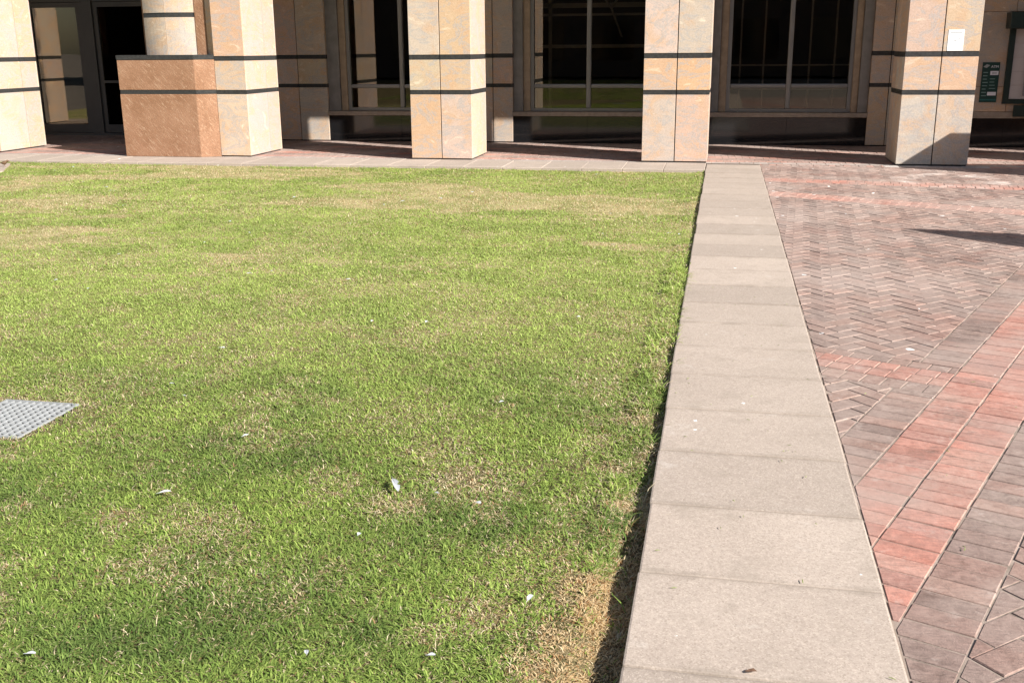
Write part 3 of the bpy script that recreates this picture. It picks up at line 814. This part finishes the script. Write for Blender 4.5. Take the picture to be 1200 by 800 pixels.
# paper notice on the pillar
nt = empty('paper_notice', (3.03, YF, 1.55))
tag(nt, 'white laminated paper notice taped to the pillar above its dark band', 'notice')
box('sheet', 2.927, 3.128, YF - .004, YF - .001, 1.542, 1.815, M['paper'], nt)
yn = YF - .0052
for k, (xa, xb, za) in enumerate([(2.955, 3.10, 1.782)] ): box('print_line', xa, xb, yn, YF - .0042, za - .004, za + .004, M['print'], nt)
for k in range(8):
    za = 1.755 - k * .022
    if 2 < k < 6: continue
    box('print_line', 2.97, 2.97 + rnd.uniform(.07, .11), yn + .0004, YF - .0042, za - .0016, za + .0016, M['sign_grey'], nt)
box('print_mark', 3.005, 3.04, yn, YF - .0042, 1.672, 1.684, M['print'], nt)
box('print_mark', 3.062, 3.073, yn, YF - .0042, 1.68, 1.715, M['print'], nt)
merged('print_frame', [(2.95, 3.108, yn, YF - .0042, 1.585, 1.588), (2.95, 3.108, yn, YF - .0042, 1.77, 1.773), (2.95, 2.953, yn, YF - .0042, 1.5881, 1.7699), (3.105, 3.108, yn, YF - .0042, 1.5881, 1.7699)], M['sign_grey'], nt)

# ------------------------------------------------------------------ outside the frame: pedestal and parasol added for their shadows, block mirrored in glass
pd = empty('shading_pedestal', (5.7, 13.9, 0))  # unseen block, sized and placed so its shadow falls on the pillar
tag(pd, 'brown stone pedestal with dark cap, added unseen beyond the right edge to shade the pillar', 'pedestal')
box('body', 4.68, 6.8, 13.95, 14.6, 0, .965, M['brown_stone'], pd, .004)
box('band', 4.685, 6.795, 13.956, 14.594, .967, 1.025, M['band'], pd)
box('body', 4.68, 6.8, 13.95, 14.6, 1.027, 1.49, M['brown_stone'], pd, .004)
box('cap', 4.675, 6.805, 13.945, 14.605, 1.492, 1.56, M['band'], pd, .004)

PZ = 2.75  # parasol invented for its pointed shadow, set back along the sun direction
tt = PZ / math.tan(SUN_EL)
tip = Vector((1.66 + tt * math.cos(SUN_AZ), 9.95 - tt * math.sin(SUN_AZ), PZ))
pa = empty('shadow_parasol', (tip.x, tip.y, 0))
tag(pa, 'made-up closed canvas parasol, added unseen beyond the right edge to throw a pointed shadow', 'parasol')
V, Fc = tube([(0, 0, 0.05), (0, 0, 2.2)], [.024, .024], 10); mesh_obj('pole', V, Fc, M['metal'], pa, (tip.x, tip.y, 0))
V, Fc = [], []
lv = [(2.75, .006), (2.62, .075), (2.45, .16), (2.2, .27), (1.9, .34), (1.5, .32), (1.2, .22), (1.1, .27), (.95, .30)]
for z, r in lv:
    for k in range(16):
        an = 2 * math.pi * k / 16; q = r * (1.0 + (.16 if k % 2 else -.16)); V.append((q * math.cos(an), q * math.sin(an), z))
for i in range(len(lv) - 1):
    for k in range(16): Fc.append((i * 16 + k, (i + 1) * 16 + k, (i + 1) * 16 + (k + 1) % 16, i * 16 + (k + 1) % 16))
mesh_obj('canopy', V, Fc, M['canvas'], pa, (tip.x, tip.y, 0))
prism('base', [(tip.x + .3 * math.cos(2 * math.pi * k / 12), tip.y + .3 * math.sin(2 * math.pi * k / 12)) for k in range(12)], .002, .07, M['metal'], pa)

ob = empty('opposite_building', (0, -26, 0))
tag(ob, 'dark brick office block across the lawn behind the viewer', 'building')
M['dark_brick'] = plain('dark_brick', (.075, .055, .045), .8, 0, .2, 1)
w = box('wall', -42, 34, -36, -26, 0, 15, M['dark_brick'], ob)
for fl in range(4):
    for k in range(18):
        xa = -40.5 + k * 4.1
        box('window', xa, xa + 2.4, -26.0, -25.95, 1.0 + fl * 3.5, 3.2 + fl * 3.5, M['granite'], ob)

# ------------------------------------------------------------------ loose slab at the far left with a small bird
sl = prism('stone_slab', [(-12.4, 12.3), (-10.2, 12.45), (-10.05, 13.25), (-10.62, 14.20), (-11.0, 14.35), (-12.4, 14.3)], -.10, -.012, M['concrete_plain'])
tag(sl, 'pale concrete slab set into the lawn at the far left edge', 'slab')

def bird(loc, heading):
    b = empty('small_bird', loc); b.rotation_euler = (0, 0, heading); b.location = loc
    tag(b, 'small brown bird standing on the pale slab at the left edge', 'bird')
    sp = [(-.085, .062), (-.06, .058), (-.04, .056), (-.02, .055), (.0, .057), (.018, .064), (.03, .076), (.04, .084), (.052, .087), (.062, .085), (.072, .081)]
    rr = [(.012, .003), (.011, .004), (.017, .014), (.026, .025), (.029, .029), (.025, .026), (.018, .019), (.0165, .0175), (.014, .014), (.006, .006), (.001, .001)]
    V, Fc = [], []
    n = 12
    for (x, z), (ry, rz) in zip(sp, rr):
        for k in range(n):
            an = 2 * math.pi * k / n; V.append((x, ry * math.cos(an), z + rz * math.sin(an)))
    for i in range(len(sp) - 1):
        for k in range(n): Fc.append((i * n + k, i * n + (k + 1) % n, (i + 1) * n + (k + 1) % n, (i + 1) * n + k))
    Fc.append(tuple(range(n))[::-1]); Fc.append(tuple((len(sp) - 1) * n + k for k in range(n)))
    me = bpy.data.meshes.new('body'); me.from_pydata(V, [], Fc); me.materials.append(M['bird'])
    me.polygons.foreach_set('use_smooth', [True] * len(me.polygons))
    o = bpy.data.objects.new('body', me); col.objects.link(o); o.parent = b
    for s in (-1, 1):
        V, Fc = tube([(.0, s * .012, .036), (-.006, s * .013, .016), (.002, s * .014, .001), (.018, s * .014, .001)], [.003, .0016, .0016, .001], 5)
        me = bpy.data.meshes.new('leg'); me.from_pydata([tuple(v) for v in V], [], Fc); me.materials.append(M['bird_leg'])
        l = bpy.data.objects.new('leg', me); col.objects.link(l); l.parent = b
bp = pix(6, 195.5, -.012)
bird((bp.x, bp.y, -.012), math.radians(18))

# ------------------------------------------------------------------ grating in the lawn
GX0, GX1, GY0, GY1, GZ = -3.385, -2.990, 3.80, 4.262, -.031
gt = empty('metal_grating', ((GX0 + GX1) / 2, (GY0 + GY1) / 2, GZ))
tag(gt, 'pale grey mesh grating let into the lawn at the left edge', 'grating')
merged('rim', [(GX0, GX1, GY0, GY0 + .012, GZ - .04, GZ), (GX0, GX1, GY1 - .012, GY1, GZ - .04, GZ), (GX0, GX0 + .012, GY0 + .0121, GY1 - .0121, GZ - .04, GZ), (GX1 - .012, GX1, GY0 + .0121, GY1 - .0121, GZ - .04, GZ)], M['grating'], gt)
n = 10; st = (GX1 - GX0 - .024) / n
for k in range(1, n):
    xx = GX0 + .012 + k * st; box('bar', xx - .0055, xx + .0055, GY0 + .0125, GY1 - .0125, GZ - .040, GZ - .0005, M['grating'], gt, .0015)
n = 12; st = (GY1 - GY0 - .024) / n
for k in range(1, n):
    yy = GY0 + .012 + k * st; box('bar', GX0 + .0125, GX1 - .0125, yy - .0065, yy + .0065, GZ - .008, GZ - .0015, M['grating'], gt, .0015)
box('pit_floor', GX0, GX1, GY0, GY1, GZ - .10, GZ - .09, M['joint'], gt)

# ------------------------------------------------------------------ grass
def grass():
    bands = [(-20., -4., 60, 16.0), (-4., 1.6, 350, 8.0), (1.6, 2.6, 42000, .9), (2.6, 3.6, 36000, .95), (3.6, 5.0, 23000, 1.1), (5.0, 7.0, 13500, 1.25), (7.0, 10.0, 8000, 1.5), (10.0, LAWN_FAR - .005, 4800, 2.0)]
    PX, PY, SC = [], [], []
    for y0, y1, dens, sc in bands:
        # the frame's left edge plus a margin
        xl0 = pix(0, 400).x
        xmin = -(.75 * y1 + .85) if y0 > 1 else -12.0
        nn = int(dens * (y1 - y0) * (KL - xmin))
        x_ = xmin + (KL - .004 - xmin) * nrs.rand(nn); y_ = y0 + (y1 - y0) * nrs.rand(nn)
        k = (x_ > -(.75 * y_ + .75)) | (y0 < 1)
        PX.append(x_[k]); PY.append(y_[k]); SC.append(np.full(k.sum(), sc))
    for y0, y1, dens, sc_ in ((1.6, 4.2, 34000, 1.0), (4.2, 9.0, 12000, 1.5)):
        nn = int(dens * (y1 - y0) * .16)
        PX.append(KL - .002 - .16 * nrs.rand(nn) ** 1.2); PY.append(y0 + (y1 - y0) * nrs.rand(nn)); SC.append(np.full(nn, sc_))
    x = np.concatenate(PX); y = np.concatenate(PY); sc = np.concatenate(SC)
    # dry patches: broad noise, some measured ones, and a worn strip beside the kerb
    dry = np.clip((fbm(x, y * .8, 1.5, 40, 4) - .51) * 6.0, 0, 1) * .42
    dry = np.maximum(dry, np.clip((fbm(x, y, 4.5, 60, 4) - .55) * 8, 0, 1) * .5)
    far = np.clip((y - 5.5) / 3, 0, 1)
    dry = np.maximum(dry, far * np.clip((fbm(x * .45, y, 1.3, 80, 5) - .52) * 11, 0, 1) * .95)
    bare = np.zeros_like(x)
    for px, py, r, s in [(545, 560, .22, .8), (470, 590, .15, .7), (690, 690, .15, 1.15), (675, 745, .15, 1.15), (655, 790, .14, 1.1), (735, 590, .10, .9), (640, 770, .12, .8), (300, 690, .22, .3), (260, 655, .18, .3),
                         (565, 720, .13, .65), (720, 545, .1, .8), (745, 490, .12, .8), (770, 430, .12, .8), (515, 530, .16, .6), (100, 475, .25, .5), (800, 265, .3, .6), (470, 485, .3, .4), (600, 640, .1, .5)]:
        c = pix(px, py, -.03); d2 = ((x - c.x) ** 2 + (y - c.y) ** 2) / (r * r)
        d2 = d2 * (.55 + .9 * fbm(x, y, 9., 99, 2))
        dry = np.maximum(dry, s * np.exp(-d2 ** 1.4))
    wdt = .09 + .13 * np.clip((3.3 - y) / .8, 0, 1)
    edge = np.clip((x - (KL - wdt - .22 * (fbm(x, y, 2.6, 21, 3) - .45))) / .06, 0, 1) * np.clip((7.5 - y) / 3.0, .1, 1)
    dry = np.maximum(dry, edge * .95)
    near_gr = ((x > GX0 - .06) & (x < GX1 + .05) & (y > GY0 - .06) & (y < GY1 + .06))
    dry = np.maximum(dry, near_gr * .7)
    bare = np.clip((x - (KL - .085 - .06 * fbm(x, y, 3., 25, 2))) / .03, 0, 1) * np.clip((10 - y) / 5, .3, 1)
    keep = nrs.rand(len(x)) > bare * np.clip(fbm(x, y, 5., 71, 3) * 3.0 - 1.1, 0, .85)
    keep &= ~((x > GX0 + .006) & (x < GX1 - .012) & (y > GY0 + .012) & (y < GY1 - .004) & (nrs.rand(len(x)) > .02))
    # slab at the left and its bare rim
    keep &= ~((x < -10.0) & (y > 12.2) & (y < 14.4) & (x < -10.05 - np.clip(y - 13.25, 0, 2) * .6))
    x, y, sc, dry = x[keep], y[keep], sc[keep], dry[keep]
    N = len(x)
    z = soil_z(x, y)
    lush = fbm(x, y, 2.2, 120, 4)
    isdry = nrs.rand(N) < np.clip(dry * .92 + .13, 0, .97)
    h = (.017 + .020 * nrs.rand(N) ** 1.6) * (.75 + .6 * lush) * np.where(isdry, .85, 1.0) * np.where(dry > .6, .92, 1)
    long_ = nrs.rand(N) < .035
    h = np.where(long_, h * 1.7, h)
    wd = (.0013 + .0013 * nrs.rand(N)) * sc * np.where(isdry, .8, 1)
    h = h * (1 + .06 * (sc - 1))
    h = h * np.where((x > KL - .16) & (y < 8), .75 + 1.3 * np.clip(fbm(x, y, 7., 91, 3) * 2 - .6, 0, 1), 1.0)
    # tufts: blades fan out from the nearest tuft centre
    def fan(cell, seed):
        r = np.random.RandomState(seed); jt = r.rand(64, 64, 2)
        gi, gj = np.floor(x / cell).astype(int), np.floor(y / cell).astype(int); J = jt[gi % 64, gj % 64]
        return x - (gi + J[..., 0]) * cell, y - (gj + J[..., 1]) * cell
    fx, fy = fan(.038, 3); gx, gy = fan(.11, 4)
    wild = nrs.rand(N)
    a = np.where(wild < .45, np.arctan2(fy, fx), np.where(wild < .7, np.arctan2(gy, gx), 0)) + nrs.randn(N) * .5
    a = np.where(wild >= .7, nrs.rand(N) * 2 * np.pi, a)
    ln = (.75 + 1.1 * nrs.rand(N) ** .8) * np.where(isdry, 1.2, 1.0)
    over = (x > KL - .035) & (nrs.rand(N) < .45)
    a = np.where(over, nrs.randn(N) * .7, a); h = np.where(over, h * 1.5, h)
    dx, dy = np.cos(a), np.sin(a); tx, ty = -dy, dx
    lean = np.clip(ln, 0, 1.75)
    b0 = np.stack([x, y, z - .004], -1); T = np.stack([tx, ty, np.zeros(N)], -1); D = np.stack([dx, dy, np.zeros(N)], -1); Z = np.array([0, 0, 1.])
    ca, sa = np.cos(lean * .62), np.sin(lean * .62); cb, sb = np.cos(np.clip(lean * 1.25, 0, 1.75)), np.sin(np.clip(lean * 1.25, 0, 1.75))
    m = b0 + D * (h * .55 * sa)[:, None] + Z * (h * .55 * ca)[:, None]
    t = m + D * (h * .5 * sb)[:, None] + Z * (h * .5 * cb)[:, None]
    w2 = (T * wd[:, None])
    V = np.stack([b0 - w2 * .8, b0 + w2 * .8, m + w2, m - w2, t], 1).reshape(-1, 3)
    i0 = np.arange(N) * 5
    quads = np.stack([i0, i0 + 1, i0 + 2, i0 + 3], -1); tris = np.stack([i0 + 3, i0 + 2, i0 + 4], -1)
    loops = np.concatenate([quads, tris], 1).reshape(-1)
    starts = np.stack([np.arange(N) * 7, np.arange(N) * 7 + 4], -1).reshape(-1)
    me = bpy.data.meshes.new('grass')
    me.vertices.add(len(V)); me.vertices.foreach_set('co', V.astype(np.float32).ravel())
    me.loops.add(len(loops)); me.loops.foreach_set('vertex_index', loops.astype(np.int32))
    me.polygons.add(2 * N); me.polygons.foreach_set('loop_start', starts.astype(np.int32))
    me.update(calc_edges=True)
    me.polygons.foreach_set('use_smooth', np.ones(2 * N, dtype=bool))
    g0 = np.array([.17, .265, .046]); g1 = np.array([.41, .505, .125]); g2 = np.array([.06, .115, .034]); s0 = np.array([.58, .45, .25]); s1 = np.array([.76, .66, .45]); s2 = np.array([.36, .22, .11])
    r1 = nrs.rand(N)[:, None]; r2 = nrs.rand(N)[:, None]
    mixg = np.clip((lush - .5) * 2.6 + .36, 0, 1)[:, None]
    green = (g0 * (1 - r1) + g1 * r1) * (1 - .6 * mixg) + g2 * (.6 * mixg)
    straw = s0 * (1 - r2) + s1 * r2; straw = np.where(nrs.rand(N)[:, None] < .18, s2, straw)
    yel = (np.clip((y - 3.6) / 2.6, 0, 1) * np.clip(1.35 - np.clip(y - 9.5, 0, 9) * .14, .4, 1.35) * (.30 + 1.0 * fbm(x, y, .5, 77, 3)))[:, None]
    green = green * (1 - .62 * np.clip(yel, 0, 1)) + np.array([.45, .55, .15]) * .62 * np.clip(yel, 0, 1)
    dead = ((x > KL - .40) & (y < 3.2 + .5 * fbm(x, y, 4., 33, 2)) & (nrs.rand(N) < dry))[:, None]
    straw = np.where(dead, straw * np.array([1.0, .91, .82]), straw)
    C = np.where(isdry[:, None], straw, green)
    C = C * (.8 + .4 * nrs.rand(N))[:, None]
    C4 = np.ones((N, 5, 4), np.float32); C4[:, :, :3] = C[:, None, :]
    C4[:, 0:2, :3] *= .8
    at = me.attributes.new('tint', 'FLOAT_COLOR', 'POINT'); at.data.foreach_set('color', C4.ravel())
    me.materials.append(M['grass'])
    o = bpy.data.objects.new('grass', me); link(o)
    tag(o, 'short mown green lawn grass with dry straw coloured patches', 'grass', kind='stuff')
    print('grass blades', N)
grass()

# ------------------------------------------------------------------ feathers and litter
def feather_mesh(L, W, notch, curl, seed):
    r = random.Random(seed); V, Fc = [], []
    n = 14
    for i in range(n + 1):
        s = i / n; x = (s - .5) * L
        w = W * (math.sin(math.pi * min(1, (s - .12) / .88)) ** .55 if s > .12 else .05)
        zc = curl * (1 - (2 * s - 1) ** 2)
        l = w * r.uniform(.82, 1.0) * (.75); rr = w * r.uniform(.8, 1.05)
        if notch and i in (8, 9): rr *= .45
        V += [(x + .15 * l, -l, zc + .25 * l), (x, 0, zc), (x + .15 * rr, rr, zc + .35 * rr)]
    for i in range(n):
        a = i * 3
        Fc += [(a, a + 3, a + 4, a + 1), (a + 1, a + 4, a + 5, a + 2)]
    b = len(V); k = .02 * W + .0005
    tv, tf = tube([((i / n - .62) * L * 1.0, 0, curl * (1 - (2 * i / n - 1) ** 2) + .001) for i in range(n + 1)], [k] * (n + 1), 4)
    V += [tuple(v) for v in tv]; Fc += [tuple(q + b for q in f_) for f_ in tf]
    return V, Fc
fi = 0
def feather(px, py, L, W, rot, label, notch=False, group=None):
    global fi
    fi += 1
    c = pix(px, py, -.015)
    V, Fc = feather_mesh(L, W, notch, L * .05, fi)
    zz = float(soil_z(np.array([c.x]), np.array([c.y]))[0]) + .027
    o = mesh_obj('feather', V, Fc, M['feather'], None, (c.x, c.y, zz), smooth=True)
    o.rotation_euler = (rnd.uniform(-.12, .12), rnd.uniform(-.06, .06), rot)
    tag(o, label, 'feather', group or 'white feathers lying on the lawn')
feather(463, 569, .145, .016, math.radians(-63), 'largest white feather, ragged edged, lying in the middle of the lawn', True)
feather(288, 512, .036, .010, math.radians(60), 'white feather right of the metal grating')
feather(421, 627, .022, .009, math.radians(80), 'small white tuft of down just below the largest feather')
feather(193, 580, .050, .011, math.radians(35), 'curled translucent feather on the left of the lawn')
feather(36, 770, .030, .009, math.radians(20), 'white feather nearest the bottom left corner')
feather(360, 768, .026, .008, math.radians(110), 'pale feather near the middle of the bottom edge')
feather(505, 770, .026, .008, math.radians(10), 'pale feather at the bottom edge, left of the dry patch')
feather(621, 702, .045, .010, math.radians(75), 'grey white feather beside the dry straw patch near the kerb')
feather(260, 408, .035, .012, math.radians(10), 'small white feather above the metal grating, in mid lawn')
feather(500, 378, .040, .012, math.radians(80), 'white feather near the centre of the lawn')
feather(588, 472, .030, .010, math.radians(50), 'white feather between lawn centre and kerb')
for px, py in [(146, 242), (269, 260), (131, 224), (124, 220), (96, 214), (185, 214), (292, 273), (240, 284), (408, 328), (216, 464), (201, 450), (436, 376), (66, 328), (103, 338), (292, 321), (318, 318), (410, 262), (472, 236), (516, 233), (140, 298), (176, 274), (554, 226),
               (700, 205), (640, 212), (716, 251), (706, 275), (784, 274), (796, 276), (718, 288), (678, 372), (560, 590), (512, 578), (450, 240), (345, 232), (85, 196), (62, 200)]:
    p_ = pix(px, py); d_ = math.hypot(p_.x, p_.y)
    feather(px, py, rnd.uniform(.020, .028) * max(1, d_ / 5.5), rnd.uniform(.008, .011) * max(1, d_ / 7), rnd.uniform(0, 6.28), 'tiny white feather scattered on the lawn', group='tiny white feathers scattered on the lawn')

V, Fc = [], []
for i in range(90):
    px = rnd.uniform(KL + .03, KR - .03) if rnd.random() < .6 else rnd.uniform(KR, 2.2); py = 1.9 + 5.5 * rnd.random() ** 1.6; a = rnd.uniform(0, 6.28); L = rnd.uniform(.006, .022); w_ = rnd.uniform(.0008, .0018)
    b = len(V); ca, sa = math.cos(a), math.sin(a)
    for s, t_, z_ in ((-1, -1, .0085), (1, -1, .0095), (1, 1, .0095), (-1, 1, .0085)): V.append((px + ca * L * s / 2 - sa * w_ * t_ , py + sa * L * s / 2 + ca * w_ * t_, z_))
    V.append((px, py, .0115)); Fc += [(b, b + 1, b + 4), (b + 1, b + 2, b + 4), (b + 2, b + 3, b + 4), (b + 3, b, b + 4)]
tag(mesh_obj('grass_clippings', V, Fc, M['straw']), 'dry grass clippings strewn over the kerb and bricks', 'clippings', kind='stuff')
lp = pix(880, 790)
V = [(-.018, 0, 0), (-.008, -.009, .004), (.006, -.007, .006), (.016, 0, .003), (.006, .008, .007), (-.006, .007, .003), (0, 0, .001)]
o = mesh_obj('dead_leaf', V, [(0, 1, 6), (1, 2, 6), (2, 3, 6), (3, 4, 6), (4, 5, 6), (5, 0, 6)], M['leaf'], None, (lp.x, lp.y, .009))
tag(o, 'small crumpled brown leaf on the nearest kerb slab', 'leaf')
